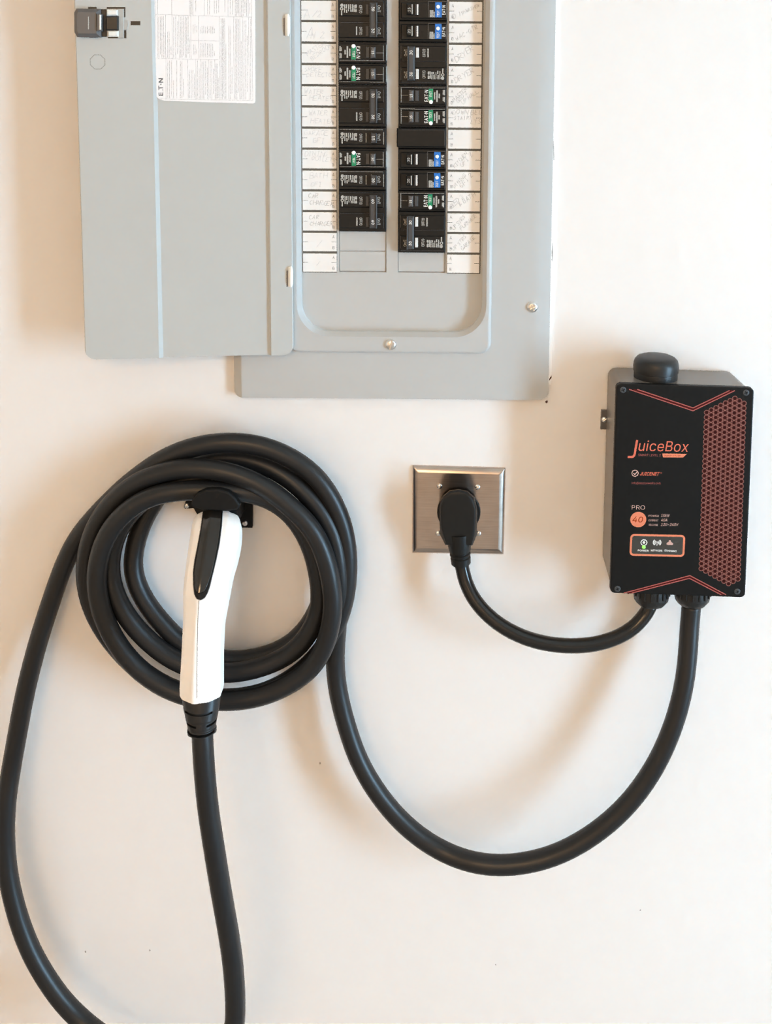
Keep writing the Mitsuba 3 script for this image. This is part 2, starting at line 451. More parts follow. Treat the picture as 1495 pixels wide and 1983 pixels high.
# rows: measured tops and bottoms of the directory cards
LB = [38.8, 80.3, 121.7, 163.2, 204.7, 246.1, 287.6, 327.7, 368.0, 407.6, 447.2, 486.7, 526.4]
z_row = [WALL.px(620, y, .006)[1] for y in LB]
PITCHM = (z_row[0] - z_row[12]) / 12
ZROW0 = z_row[12] + 12 * PITCHM            # bottom of row 0


def zrow(i):
    return ZROW0 - i * PITCHM               # bottom of row i


bl0, bl1 = WALL.px(656.3, 420, .006)[0], WALL.px(748.2, 500, .006)[0]
br0, br1 = WALL.px(770.5, 470, .006)[0], WALL.px(862.5, 500, .006)[0]
zwin = zrow(12) - 0.0003
ztop = zrow(-1) + .0004
win = unary_union([sbox(bl0, zwin, bl1, ztop), sbox(br0, zwin, br1, ztop)])
face = sbox(ox0 - .004, oz0 - .004, ox1 + .004, oz1 + .004).difference(win)
add(panel + '__dead_front', WALL.prism(face, 0.0012, H_DEAD), 'm_deadfront', 30, 'grey inner plate around the breakers')
add(panel + '__back_plate', WALL.prism(sbox(ox0 - .004, oz0 - .004, ox1 + .004, oz1 + .004), 0.0003, 0.0010), 'm_deadfront', False)
for x0, x1, i in ((bl0, bl1, 11), (bl0, bl1, 12), (br0, br1, 12)):
    z0, z1 = zrow(i) + .0006, zrow(i - 1) - 0.0004
    add(panel + '__knockout', WALL.slab(sbox(x0 + .0003, z0, x1 - .0006, z1), 0.0011, H_PLATE, 0.0006), 'm_deadfront', False, 'grey blank filler strip')

# directory cards
left_txt = [[('A', 5, 4, 17, 0), ('/', 21, 5, 13, 0), ('2', 30, 6, 13, 0)], [('A', 9, 4, 20, 0), ('H', 19, 8, 12, 0), ('2', 36, 8, 13, 0)],
            [('MASTER', 12, 12, 8, .62), ('BEDROOM', 20, 4, 8, .62)], [('SMOKE', 5, 24, 8, 0), ('DETECTORS', 10, 14, 8, 0)], [('WATER', 5, 22, 9, 0), ('HEATER', 15, 10, 9, 0)],
            [('WATER', 12, 22, 9, 0), ('HEATER', 17, 6, 9, 0)], [('GARAGE', 4, 24, 9, 0), ('GFI', 20, 9, 10, 0)], [('DINING', 4, 24, 9, 0), ('OUTLETS', 18, 16, 8, -.05)],
            [('BATH', 14, 22, 10, 0), ('GFI', 16, 6, 9, 0)], [('CAR', 11, 24, 8, 0), ('CHARGER', 13, 11, 8, -.05)], [('CAR', 12, 23, 8, 0), ('CHARGER', 13, 10, 8, 0)], [('/', 27, 9, 11, 0)], [('/', 26, 12, 8, 0)]]
right_txt = [[('D', 9, 5, 10, .5), ('ISHWASHER', 19, 10, 5.8, .42)], [('WAC-GTR', 15, 4, 8, .52)], [('DRYER', 14, 3, 10.5, .60)], [('DRYER', 15, 4, 10, .58)],
             [('MASTER', 11, 9, 7, .75), ('BED 2', 18, 7, 7, .75), ('UP HALL', 28, 4, 7, .66)], [('DOWN BED', 8, 26, 9, 0), ('STAIRS', 11, 15, 7, .04), ('LTS', 43, 8, 8, 0)], [],
             [('KITCHEN', 14, 3, 6.2, .85), ('GFI 2', 27, 4, 9, .85)], [('DINING', 14, 4, 6.5, .85), ('GFI 2', 27, 4, 9, .85)], [('BED 2', 10, 7, 8, .75), ('& BATH', 24, 9, 8, .62)],
             [('UPSTRS', 13, 3, 7, .85), ('FURNACE', 28, 3, 7, .75)], [('UP STRS', 14, 3, 6.6, .85), ('GARAGE', 30, 3, 7.4, .8)], []]
said = {0: ['faint pencil lettering on the topmost row', 'pencilled DISHWASHER slanting up on the topmost row'], 1: ['faint pencil lettering on the second row', 'pencilled WAC-GTR slanting up'],
        2: ['MASTER BEDROOM slanting up', 'DRYER, the upper of the two'], 3: ['SMOKE DETECTORS', 'DRYER, the lower of the two'], 4: ['WATER HEATER, the upper of the two', 'MASTER BED in three slanted lines'],
        5: ['WATER HEATER, the lower of the two', 'DOWN BED STAIRS LTS'], 6: ['GARAGE GFI', 'no writing, beside the black filler'], 7: ['DINING OUTLETS', 'KITCHEN GFI 2'], 8: ['BATH GFI', 'DINING GFI 2'],
        9: ['CAR CHARGER, the upper of the two', 'BED 2 & BATH'], 10: ['CAR CHARGER, the lower of the two', 'UPSTAIRS FURNACE'], 11: ['one faint stroke, second from the bottom', 'UPSTAIRS GARAGE'], 12: ['one faint stroke, the lowest card', 'no writing, the lowest card']}
MPX = PITCHM / 40.6                       # metres per photograph pixel on the cards
HC = H_DEAD + .0016
for side, (pa, pb) in enumerate(((586.0, 651.8), (866.5, 929.5))):
    x0, x1 = WALL.px(pa, 400, HC)[0], WALL.px(pb, 400, HC)[0]
    add(panel + '__directory_strip', WALL.prism(sbox(x0 - .0002, zrow(12) - .0009, x1 + (.0014 if side else .0003), zrow(-1) + .0008), H_DEAD, HC - .0006), 'm_strip', False, 'dark backing strip under the paper cards')
    for i in range(13):
        z0, z1 = zrow(i), zrow(i) + 36.3 * MPX
        card = add(panel + '__circuit_card', WALL.slab(sbox(x0, z0, x1, z1), HC - .0006, HC, 0.0002), 'm_paper', False, 'white paper circuit card: ' + said[i][side])
        cp = Plane((x0, 0, z0))
        w = x1 - x0
        ax = (58.0 if side == 0 else 5.0) * MPX
        marks = [text_flat(cp, 'A', (ax, 26 * MPX), (ax + 4.2 * MPX, 26 * MPX), 5.6 * MPX, HC), text_flat(cp, 'B', (ax, 4.5 * MPX), (ax + 4.0 * MPX, 4.5 * MPX), 5.6 * MPX, HC)]
        for a, b in (((0, 10), (55.5, 65.5)) if side == 0 else ((0, 10), (53.5, 63))):
            marks.append(cp.prism(sbox(a * MPX, 18.3 * MPX, min(b * MPX, w), 19.2 * MPX), HC, HC + .0001))
        for mk, nm in zip(marks, ('letter', 'letter', 'tick_line', 'tick_line')):
            add(card + '__' + nm, mk, 'm_print_grey', False)
        lines = [(s, a * MPX, b * MPX, c * MPX, sl) for s, a, b, c, sl in (left_txt if side == 0 else right_txt)[i]]
        if lines:
            add(card + '__handwriting', handwriting(cp, lines, HC, clip=sbox(.0004, .0004, w - .0004, z1 - z0 - .0004)), 'm_pencil_faint' if side == 0 and i not in (9, 10) else 'm_pencil', False)

# screws
def screw(key, c, n, r, m='m_zinc', slot=1, ang=0.5, dome=0.45, label=None):
    n = np.array(n, float)
    prof = [(r, 0), (r, r * .18)] + [(r * math.cos(a), r * .18 + r * dome * math.sin(a)) for a in np.linspace(.25, 1.5, 6)]
    s = solid(lathe(prof, c, n, 24))
    top = r * (.18 + dome)
    pl = Plane(np.array(c) + n * 0, np.cross([0, 0, 1], n), [0, 0, 1])
    for k in range(slot):
        a = ang + k * math.pi / 2
        sl = affinity.rotate(sbox(-r * (.95 if slot == 1 else .6), -r * .11, r * (.95 if slot == 1 else .6), r * .11), a, origin=(0, 0), use_radians=True)
        s = s - solid(pl.prism(sl, top - r * .28, top + r))
    return add(key, unsolid(s), m, 40, label)


screw(panel + '__cover_screw', at(757, 667, H_RAISE), (0, -1, 0), .0066, slot=1, ang=1.35, label='slotted screw below the opening')
screw(panel + '__cover_screw', at(1031, 594.5, H_TRIM - .0004), (0, -1, 0), .0066, slot=2, ang=.5, label='cross-head screw on the right of the cover')

# ---- the door, hinged on the left of the opening
PHI = math.radians(6.6)
hinge = at(568.2, 560, 0.0230)
door = Plane((hinge[0], hinge[1], 0), (math.cos(PHI), math.sin(PHI), 0.0), (-0.0065, 0, 1))
dh = 0.004
dxl = door.px(160.5, 560, dh)[0]
dzb = (door.px(200, 697.5, dh)[1] + door.px(540, 687, dh)[1]) / 2
dzt = dzb + 0.69
c1, c2 = door.px(302.6, 400, 0)[0], door.px(521.0, 400, 0)[0]
prof = Polygon([(dxl, -.008), (dxl, .0028), (dxl + .0012, dh), (c1, dh), (c1 + .0042, 0), (c2 - .0012, 0), (c2 + .0012, dh), (-.0016, dh), (-.0003, .0026), (-.0003, -.002), (-.006, -.004), (dxl + .004, -.004), (dxl + .004, -.008)])
e = trimesh.creation.extrude_polygon(prof, dzt - dzb, engine='earcut')
ev = np.array(e.vertices)
dm = trimesh.Trimesh(door.world(np.c_[ev[:, 0], dzt - ev[:, 2]], ev[:, 1]), np.array(e.faces), process=False)
if dm.volume < 0:
    dm.invert()
D = solid(dm) ^ solid(door.prism(rrect(dxl - .0005, dzb, 0, dzt, 0.0135), -.02, .03))
add(panel + '__door', unsolid(D), 'm_door_paint', 30, 'grey steel door with two pressed folds, swung open to the left')
dr_ = panel + '__door'
# hinges
for y0, y1, xa in ((27, 70, 557.6), (516, 556, 563.6)):
    a, b = door.world(door.px(xa, y0, dh + .002), dh + .002)[0], door.world(door.px(xa, y1, dh + .002), dh + .002)[0]
    p = np.linspace(a, b, 9)
    leaf = door.slab(door.pts([(xa - 5.5, y0 + 1), (xa + 1, y0), (xa + 1, y1), (xa - 5.5, y1 - 1)], dh), dh, dh + .0012, .0004)
    add(dr_ + '__hinge', join(tube(p, [.0008, .0022, .0026, .0026, .0026, .0026, .0026, .0022, .0008], 14), leaf), 'm_bright_white', 40, 'pale hinge knuckle')
    add(dr_ + '__hinge_slot', door.prism(door.pts([(xa - 9, y0 + 8), (xa - 5.6, y0 + 8), (xa - 5.6, y1 - 1), (xa - 9, y1 - 1)], dh), dh, dh + .0002), 'm_print_grey', False)
# latch
def dpx(pixels, h0, h1, bev=0.0):
    return door.slab(door.pts(pixels, h1), h0, h1, bev)


def rect(x0, y0, x1, y1):
    return [(x0, y1), (x1, y1), (x1, y0), (x0, y0)]


lt = dr_ + '__latch'
add(lt, join(dpx([(148, 71.5), (194, 72), (193, 17), (147, 16), (142, 24), (142.5, 62)], dh, .0135, .004), dpx([(187, 60), (196, 60), (196, 27), (187, 27)], dh, .016, .001)), 'm_latch', 40, 'dark grey plastic door latch')
add(lt + '__plate', join(dpx(rect(228, 17, 239.5, 74), dh, .0065, .0006), dpx([(238, 59), (247, 57), (248.5, 47), (247, 39), (238, 37)], dh, .0052, .0004)), 'm_print_light', 30)
add(lt + '__slide', dpx(rect(204, 31, 229, 59), dh, .0100, .0015), 'm_latch_black', 40, 'glossy black slide')
add(lt + '__cavity', dpx(rect(193.5, 18, 206, 71), dh, .0060, .0005), 'm_latch_black', 30)
add(lt + '__tab', dpx(rect(206, 18.5, 227.5, 30.5), dh, .0095, .0015), 'm_latch_white', 40, 'white tab')
add(lt + '__tab', dpx(rect(208, 59.5, 229, 71), dh, .0095, .0015), 'm_latch_white', 40, 'white tab')
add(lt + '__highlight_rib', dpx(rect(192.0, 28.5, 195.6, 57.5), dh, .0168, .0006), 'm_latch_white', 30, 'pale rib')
add(lt + '__rib', dpx(rect(170.2, 32, 172, 57), .010, .0139, .0002), 'm_print_light', 30)
slots = [rect(171, 13.5, 187, 17), rect(173.5, 69.5, 189.5, 73.2), rect(207, 14, 242.5, 17.2), rect(239, 14, 242.8, 33.5), rect(209, 71, 232, 74), rect(239.3, 58.5, 244.7, 74), rect(253, 41, 271.8, 48.8)]
for s in slots:
    add(dr_ + '__latch_slot', door.prism(door.pts(s, dh), dh, dh + .0003), 'm_latch_black', False)
# pressed knockout ring
kc = door.px(189, 120, dh); kr = 16 * door.mpp(189, 120, dh)
ringp = affinity.rotate(Point(0, 0).buffer(kr, quad_segs=2), 22.5, origin=(0, 0))
ring = affinity.translate(ringp.difference(ringp.buffer(-.0008)), kc[0], kc[1])
add(dr_ + '__knockout_ring', door.prism(ring, dh, dh + .0002), 'm_groove', False, 'faint stamped ring')
# instruction sticker
HS = .0009
stick = Polygon(door.pts([(288.5, -220), (292, 0), (297.5, 120), (299.2, 176), (302, 186), (309, 192.5), (318, 195), (400, 198), (490, 200.5), (493.6, 199), (494.6, 195), (494.3, 100), (494, 0), (493, -220)], HS))
st = add(dr_ + '__instruction_sticker', door.prism(stick, 0.0001, HS), 'm_sticker', False, 'white printed instruction sticker')


def zpx(x, y):
    return 280 + x / 6.5, y / 6.5


def line(a, b, w):
    return LineString(door.pts([zpx(*a), zpx(*b)], HS)).buffer(w * door.mpp(400, 100, HS) / 2, cap_style='flat')


rules = [((128, -400), (140, 1245)), ((140, 1245), (1360, 1265)), ((1340, -400), (1360, 1265)), ((130, 182), (1352, 216)), ((140, 735), (940, 752)), ((590, 508), (940, 515)), ((262, 190), (272, 1245)), ((345, 190), (350, 735)), ((432, 192), (438, 735)),
         ((580, 195), (586, 740)), ((678, 198), (682, 745)), ((543, 745), (548, 1248)), ((643, 745), (648, 1248)), ((703, 748), (706, 1248)), ((803, 750), (806, 1250)), ((883, 750), (886, 1250)), ((940, 205), (948, 1252)), ((1120, 210), (1128, 1256)), ((1230, 212), (1236, 1258)),
         ((1310, 214), (1316, 1260)), ((160, -400), (166, 180)), ((338, -400), (344, 185)), ((560, -400), (566, 190)), ((605, -400), (608, 190)), ((748, -400), (750, 195)), ((1050, -400), (1052, 205)), ((1200, -400), (1204, 208))]
add(st + '__ruled_lines', door.prism(unary_union([line(a, b, .55) for a, b in rules]), HS, HS + .00015), 'm_print_pale', False)
bits = []
for x0, x1, y0, y1, n in ((150, 268, 205, 725, 6), (280, 342, 400, 725, 3), (355, 428, 205, 725, 3), (445, 575, 205, 725, 7), (600, 668, 310, 420, 3), (690, 890, 330, 420, 9), (605, 665, 560, 690, 3), (690, 890, 545, 720, 9), (280, 375, 760, 1235, 4), (395, 412, 760, 1235, 1),
                          (440, 500, 770, 1235, 3), (555, 640, 880, 1235, 4), (652, 700, 760, 1240, 2), (712, 800, 770, 1240, 4), (815, 878, 770, 1240, 3), (892, 935, 800, 1240, 3), (955, 1030, 230, 1245, 5), (1050, 1110, 330, 1245, 3), (1135, 1225, 235, 1250, 5), (1242, 1305, 260, 1250, 3),
                          (1325, 1345, 240, 1250, 1), (630, 655, -200, 140, 1), (570, 600, -200, 180, 2), (780, 830, -200, 180, 2), (865, 945, -200, 170, 3), (1000, 1020, -200, 150, 1), (1065, 1120, -200, 180, 2), (1135, 1195, -200, 200, 4), (1210, 1335, -200, 205, 6)):
    for k in range(n):
        x = x0 + (k + .5) * (x1 - x0) / n
        y = y1 - (rng.uniform(0, .12) * (y1 - y0) if k % 3 == 2 else 0)
        stop = y0 + (rng.uniform(.1, .6) * (y1 - y0) if k == n - 1 and n > 1 else 0)
        while y > stop:
            L = rng.uniform(12, 52)
            bits.append(line((x, y), (x + .004 * L, max(stop, y - L)), 0.95))
            y -= L + rng.uniform(5, 10)
add(st + '__fine_print', door.prism(unary_union(bits), HS, HS + .00012), 'm_print_pale', False)
add(st + '__logo', text_px(door, 'E T', zpx(233, 1205), zpx(228, 1080), 8.2, HS, bold=True), 'm_print_dark', False)
k = add(st + '__logo', join(text_px(door, 'N', zpx(232, 1040), zpx(230, 985), 8.2, HS, bold=True), door.prism(Point(*door.px(*zpx(205, 1060), HS)).buffer(1.3 * door.mpp(310, 160, HS)), HS, HS + .0002),
        text_px(door, '.', zpx(232, 1140), zpx(232, 1128), 8, HS)), 'm_print_dark', False)


# ------------------------------------------------------------------ circuit breakers
BW = bl1 - bl0
BK = BW / 92.0                            # metres per photograph pixel across a breaker
H_B = 0.0125                               # breaker face above the wall


class Breaker:
    def __init__(self, side, row, poles, name, label, cat='circuit breaker', group='breakers in the panel'):
        s = 1 if side == 'left' else -1
        z0, z1 = zrow(row + poles - 1), zrow(row - 1)
        self.p = Plane(((bl0 + bl1) / 2 if s == 1 else (br0 + br1) / 2, 0, (z0 + z1) / 2), (s, 0, 0), (0, 0, s))
        self.t = thing(name, label, cat, group)
        self.k = {}
        self.poles, self.s = poles, s
        half = (z1 - z0) / 2 - .00025
        body = [self.p.slab(sbox(-BW / 2 + .0004, -half, BW / 2 - .0004, half), 0.0014, H_B - .0016, .0009)]
        for c in self.centres():
            hh = PITCHM / 2
            body.append(self.p.slab(sbox(-BW / 2 + .0010, c - hh + .0042, BW / 2 - .0028, c + hh - .0022), H_B - .004, H_B, .0011))
        add(self.t + '__body', join(*body), 'm_breaker', 25)

    def centres(self):
        return [0.0] if self.poles == 1 else [PITCHM / 2, -PITCHM / 2]

    def u(self, x):                          # photograph pixels from the outer end -> the plane's x
        return -BW / 2 + x * BK

    def box(self, x0, x1, v0, v1, h0, h1, bev=0.0):
        """v in photograph pixels, upwards in the breaker's own frame."""
        return self.p.slab(sbox(self.u(x0), v0 * BK, self.u(x1), v1 * BK), h0, h1, bev)

    def flat(self, x0, x1, v0, v1, h=None, t=.00018):
        h = H_B if h is None else h
        return self.p.prism(sbox(self.u(x0), v0 * BK, self.u(x1), v1 * BK), h, h + t)

    def word(self, s, x, v, span, size, h=None, bold=True):
        """Lettering that reads down the breaker: tops of the letters at x, centred on v."""
        h = H_B if h is None else h
        x = x - size
        return text_flat(self.p, s, (self.u(x), (v + span / 2) * BK), (self.u(x), (v - span / 2) * BK), size * BK, h, bold=bold, thick=.00018)

    def pole(self, c, amps, legend=True):
        """The printing of one thermal-magnetic pole, and its switch seat."""
        v = c / BK
        out = [self.word('OFF/O', 46, v, 15, 5.4), self.word('On/I', 80.6, v + (1 if legend else 0), 13, 5.2)]
        if legend:
            out += [self.p.prism(Point(self.u(8), (v + 7) * BK).buffer(3.3 * BK, quad_segs=3), H_B, H_B + .00018), self.p.prism(Point(self.u(7.6), (v + .6) * BK).buffer(3.3 * BK, quad_segs=3).difference(Point(self.u(7.6), (v + .6) * BK).buffer(1.4 * BK)), H_B, H_B + .00018), self.flat(6.4, 8.8, v - 11.5, v - 3)]
            for x, w, a, b in ((13, 2, -6.5, 9), (16.5, 2.6, 1, 9), (17, 2.4, -7, -1), (20.4, 1.6, -4, 9), (24, 2.4, 0, 9), (25, 2.2, -5, -.8), (28, 2, -5, 9), (31, 2, -5.4, 8), (34.4, 3.4, 2.5, 8.6), (34.4, 3.2, -5.4, -.6), (34.4, 1, -1, 2.6)):
                out.append(self.flat(x - w / 2, x + w / 2, v + a, v + b))
        else:
            out.append(self.flat(34.5, 37, v - 8.2, v + 8.2))
        return out

    def edges(self, c):
        v = c / BK
        return [self.flat(86.2, 87.4, v - 13, v + 11, H_B), self.flat(3, 86, v + 15.2, v + 15.9, H_B)]


def two_pole(side, row, amps, label):
    b = Breaker(side, row, 2, 'two_pole_breaker', label)
    pr, ed, seats = [], [], []
    for k, c in enumerate(b.centres()):
        pr += b.pole(c, amps, legend=(k == 0))
        ed += b.edges(c)
        seats.append(b.box(53, 59, c / BK - 10, c / BK + 9, H_B - .001, H_B + .0012, .0005))
    add(b.t + '__printing', join(*pr), 'm_print_light', False)
    add(b.t + '__edge_line', join(*ed), 'm_breaker_grey', False)
    add(b.t + '__switch_seat', join(*seats), 'm_breaker_grey' if side == 'left' else 'm_print_white', 30)
    half = 32.0
    hd = add(b.t + '__switch_tie', b.box(60.5, 74.5, -half, half, H_B - .001, H_B + .0062, .0020), 'm_breaker_grey', 30, 'dark grey tie bar across both switches')
    add(hd + '__ridge', b.box(72.2, 74.8, -half, half, H_B, H_B + .0078, .0006), 'm_breaker_grey', 30)
    add(hd + '__rating', join(*[b.word(str(amps), 70.2, c / BK, 8.2, 5.4, H_B + .0062) for c in b.centres()]), 'm_print_white', False)
    return b


def one_pole(side, row, amps, label):
    b = Breaker(side, row, 1, 'single_pole_breaker', label)
    add(b.t + '__printing', join(*b.pole(0, amps)), 'm_print_light', False)
    add(b.t + '__edge_line', join(*b.edges(0), b.flat(63, 64, -10, 10), b.flat(52.6, 54, -9, 9)), 'm_print_light', False)
    hd = add(b.t + '__switch', join(b.box(63.5, 73.5, -9.5, 9.5, H_B - .001, H_B + .0055, .0012), b.box(72.3, 74, -9.5, 9.5, H_B, H_B + .0068, .0005)), 'm_breaker_grey', 30, 'dark grey switch')
    add(hd + '__rating', b.word(str(amps), 70.6, 0, 8, 5.4, H_B + .0055), 'm_print_white', False)
    return b


def arc_fault(side, row, amps, label):
    b = Breaker(side, row, 1, 'arc_fault_breaker', label)
    pr = [b.flat(3, 5.3, 2, 11.5), b.flat(5.6, 7.3, 2.5, 9.5), b.flat(3.2, 5.3, -11.5, -1), b.flat(5.6, 7.3, -11, -2), b.flat(12.5, 15.2, -4, 4.5), b.flat(16.6, 19.6, -10.5, 11.5), b.flat(21.4, 23.8, -7, 7)]
    add(b.t + '__fine_print', join(*pr), 'm_print_light', False)
    add(b.t + '__logo', b.word('EAT·N', 42, 0, 22.5, 7.0), 'm_print_white', False)
    tl = add(b.t + '__test_label', b.flat(25.5, 34.2, -13.5, 10.5, H_B, .0003), 'm_green', False, 'green test label')
    add(tl + '__lettering', b.word('TEST', 32.4, -3.4, 12, 4.6, H_B + .0003), 'm_print_white', False)
    c = b.p.world([[b.u(29.8), 11.6 * BK]], H_B)[0]
    add(b.t + '__test_button', lathe([(3.9 * BK, 0), (3.9 * BK, .0010), (3.2 * BK, .0015), (.5 * BK, .0017)], c, (0, -1, 0), 20), 'm_button_white', 40, 'round white test button')
    add(b.t + '__edge_line', join(b.flat(60.6, 88, -15.6, -14.9), b.flat(3, 60, -15.2, -14.6), b.flat(85.8, 86.8, -14, 13), b.flat(73, 86, -1, -.3)), 'm_print_light', False)
    add(b.t + '__switch_seat', b.box(53.2, 60.0, -10, 10, H_B - .001, H_B + .0012, .0005), 'm_breaker_grey', 30)
    hd = add(b.t + '__switch', b.box(62.5, 71.5, -10.5, 10.2, H_B - .001, H_B + .0055, .0016), 'm_latch', 30, 'grey switch')
    add(hd + '__rating', b.word(str(amps), 69.6, 0, 6.5, 4.8, H_B + .0055), 'm_print_white', False)
    add(b.t + '__end_strip', b.box(89.6, 92.6, -15, 15, .002, H_B - .003, .0004), 'm_print_light', False, 'pale strip at the inner end')
    return b


def ground_fault(side, row, amps, label):
    b = Breaker(side, row, 1, 'ground_fault_breaker', label)
    add(b.t + '__label_frame', join(b.flat(1, 2, -13, 14), b.flat(1, 36, -15.4, -14.6), b.flat(35.2, 36, -14.6, 14)), 'm_latch', False)
    add(b.t + '__fine_print', join(*[b.flat(23.6 + 2.5 * k, 25.6 + 2.5 * k, .5 + (3 if k == 0 else 0), 14) for k in range(4)]), 'm_print_light', False)
    tl = add(b.t + '__test_label', b.flat(10.4, 22.8, -14, 14, H_B, .0003), 'm_blue', False, 'blue test label')
    add(tl + '__lettering', b.word('TEST', 19.4, 7, 11.5, 4.6, H_B + .0003), 'm_print_white', False)
    c = b.p.world([[b.u(17.2), -5.5 * BK]], H_B)[0]
    add(b.t + '__test_button', lathe([(3.6 * BK, 0), (3.6 * BK, .0010), (3.0 * BK, .0015), (.5 * BK, .0017)], c, (0, -1, 0), 20), 'm_button_white', 40, 'round white test button')
    add(b.t + '__logo', b.word('EAT·N', 9.4, 0.5, 17.5, 5.8), 'm_print_white', False)
    add(b.t + '__switch_seat', b.box(54.0, 60.6, -10, 10, H_B - .001, H_B + .0022, .0006), 'm_breaker_grey', 30)
    add(b.t + '__switch_face', b.flat(54.4, 57.4, -10, 10, H_B + .0022), 'm_print_white', False, 'white face of the switch')
    hd = add(b.t + '__switch', b.box(64.0, 76.5, -10.5, 10, H_B - .001, H_B + .0045, .0014), 'm_breaker', 30, 'black switch')
    add(hd + '__stripe', b.flat(64.8, 66.9, -9.4, 9.2, H_B + .0045), 'm_print_light', False)
    add(hd + '__rating', b.word(str(amps), 74.2, .5, 7.5, 5.2, H_B + .0045), 'm_print_light', False)
    return b


two_pole('left', 0, 30, 'black two-pole 30 breaker at the top of the left row')
arc_fault('left', 2, 15, 'black breaker with green TEST label beside the MASTER BEDROOM card')
arc_fault('left', 3, 15, 'black breaker with green TEST label beside the SMOKE DETECTORS card')
two_pole('left', 4, 30, 'black two-pole 30 breaker beside the two WATER HEATER cards')
one_pole('left', 6, 15, 'black single 15 breaker beside the GARAGE GFI card')
arc_fault('left', 7, 20, 'black breaker with green TEST label beside the DINING OUTLETS card')
one_pole('left', 8, 20, 'black single 20 breaker beside the BATH GFI card')
two_pole('left', 9, 60, 'black two-pole 60 breaker beside the two CAR CHARGER cards')
ground_fault('right', 0, 15, 'black breaker with blue TEST label, topmost of the right row')
ground_fault('right', 1, 20, 'black breaker with blue TEST label beside the WAC-GTR card')
two_pole('right', 2, 30, 'black two-pole breaker beside the two DRYER cards')
arc_fault('right', 4, 15, 'black breaker with green TEST label, the upper of two above the black filler')
arc_fault('right', 5, 15, 'black breaker with green TEST label beside the DOWN BED STAIRS card')
fb = Breaker('right', 6, 1, 'breaker_filler', 'plain black filler plate in the right row, beside the empty card', 'filler plate', None)
add(fb.t + '__cap', fb.box(1.5, 94.5, -18.5, 17, H_B - .003, H_B + .0014, .0012), 'm_breaker', 25)
add(fb.t + '__edge_line', join(fb.flat(2.4, 3.4, -15, 13, H_B + .0014), fb.flat(3, 86, -16.4, -15.8, H_B + .0014)), 'm_breaker_grey', False)
ground_fault('right', 7, 20, 'black breaker with blue TEST label directly below the black filler')
ground_fault('right', 8, 20, 'black breaker with blue TEST label beside the DINING GFI 2 card')
arc_fault('right', 9, 15, 'black breaker with green TEST label beside the BED 2 & BATH card')
two_pole('right', 10, 30, 'black two-pole breaker at the bottom of the right row')

# ------------------------------------------------------------------ wall outlet
outlet = thing('wall_outlet', 'square brushed steel wall outlet with a black plug in it', 'outlet')
HO = .0066
outer = Polygon(WALL.pts([(798, 1069.5), (975, 1072.5), (979, 905), (799, 900)], 0))
inner = Polygon(WALL.pts([(807.5, 1061.5), (964.5, 1063), (966.5, 919), (810, 915.5)], HO))
oc = np.array(outer.exterior.coords)[:4]; ic = np.array(inner.exterior.coords)[:4]
rings = []
for t, hh in ((0, 0.0), (0.0, .0016), (.10, .0030), (.30, .0043), (.60, .0055), (.92, .0065), (1.0, HO)):
    P = Polygon(oc * (1 - t) + ic * t).buffer(-.0012, join_style='mitre').buffer(.0012, quad_segs=3)
    rings.append(np.c_[np.array(P.exterior.coords)[:-1], np.full(len(P.exterior.coords) - 1, hh)])
add(outlet + '__plate', WALL.place(hull(np.vstack(rings))), 'm_brushed', 24, 'brushed steel cover plate with bevelled edges')
for (x, y), a in zip(((851.5, 941.5), (924.5, 943), (848.5, 1032.5), (926.5, 1033)), (.8, .5, 1.2, 1.0)):
    screw(outlet + '__plate_screw', at(x, y, HO - .0002), (0, -1, 0), .0034, slot=1, ang=a)
add(outlet + '__receptacle', lathe([(.0268, 0), (.0268, .003), (.0258, .0042), (.002, .0043)], at(888.5, 990, HO - .0006), (0, -1, 0), 48), 'm_plug', 30, 'round black receptacle')

# ------------------------------------------------------------------ power cord with its plug
cord = thing('power_cord', 'short black power cord looping from the wall outlet plug up to the charger box', 'power cord')
back = WALL.pts([(852, 1028), (862, 1036), (914, 1037), (923, 1029), (924, 985), (919, 964), (906, 951.5), (888, 947.5), (870, 950.5), (857, 962), (851, 982)], .012)
front = WALL.pts([(862.5, 1057.5), (915, 1058.5), (921.5, 1030), (922.5, 985), (917, 966), (905, 954.5), (888, 950.5), (871, 953.5), (858, 964), (851, 982), (852.5, 1022)], .046)
fp = Polygon(front)
ring = lambda P, h: np.c_[np.array(P.exterior.coords)[:-1], np.full(len(P.exterior.coords) - 1, h)]
plug = hull(np.vstack([np.c_[back, np.full(len(back), .0105)], np.c_[back, np.full(len(back), .022)], ring(fp, .043), ring(fp.buffer(-.0014), .0452), ring(fp.buffer(-.0032), .046)]))
plug_key = add(cord + '__plug', WALL.place(plug), 'm_plug', 28, 'black right-angle plug')
bp = np.array([at(888.5, 1030, .034), at(889.5, 1052, .034), at(891.5, 1075, .034), at(893.2, 1094, .034)])
bp = evened(catmull(bp), .0012)
s = np.linspace(0, 1, len(bp))
br = np.interp(s, [0, .35, .7, 1], [.0150, .0142, .0125, .0118])
for c in (.60, .72):
    br = br - .0016 * (np.abs(s - c) < .022)
br[-2:] = .0095
add(plug_key + '__strain_relief', tube(bp, br, 28), 'm_plug', 35, 'ribbed strain relief')
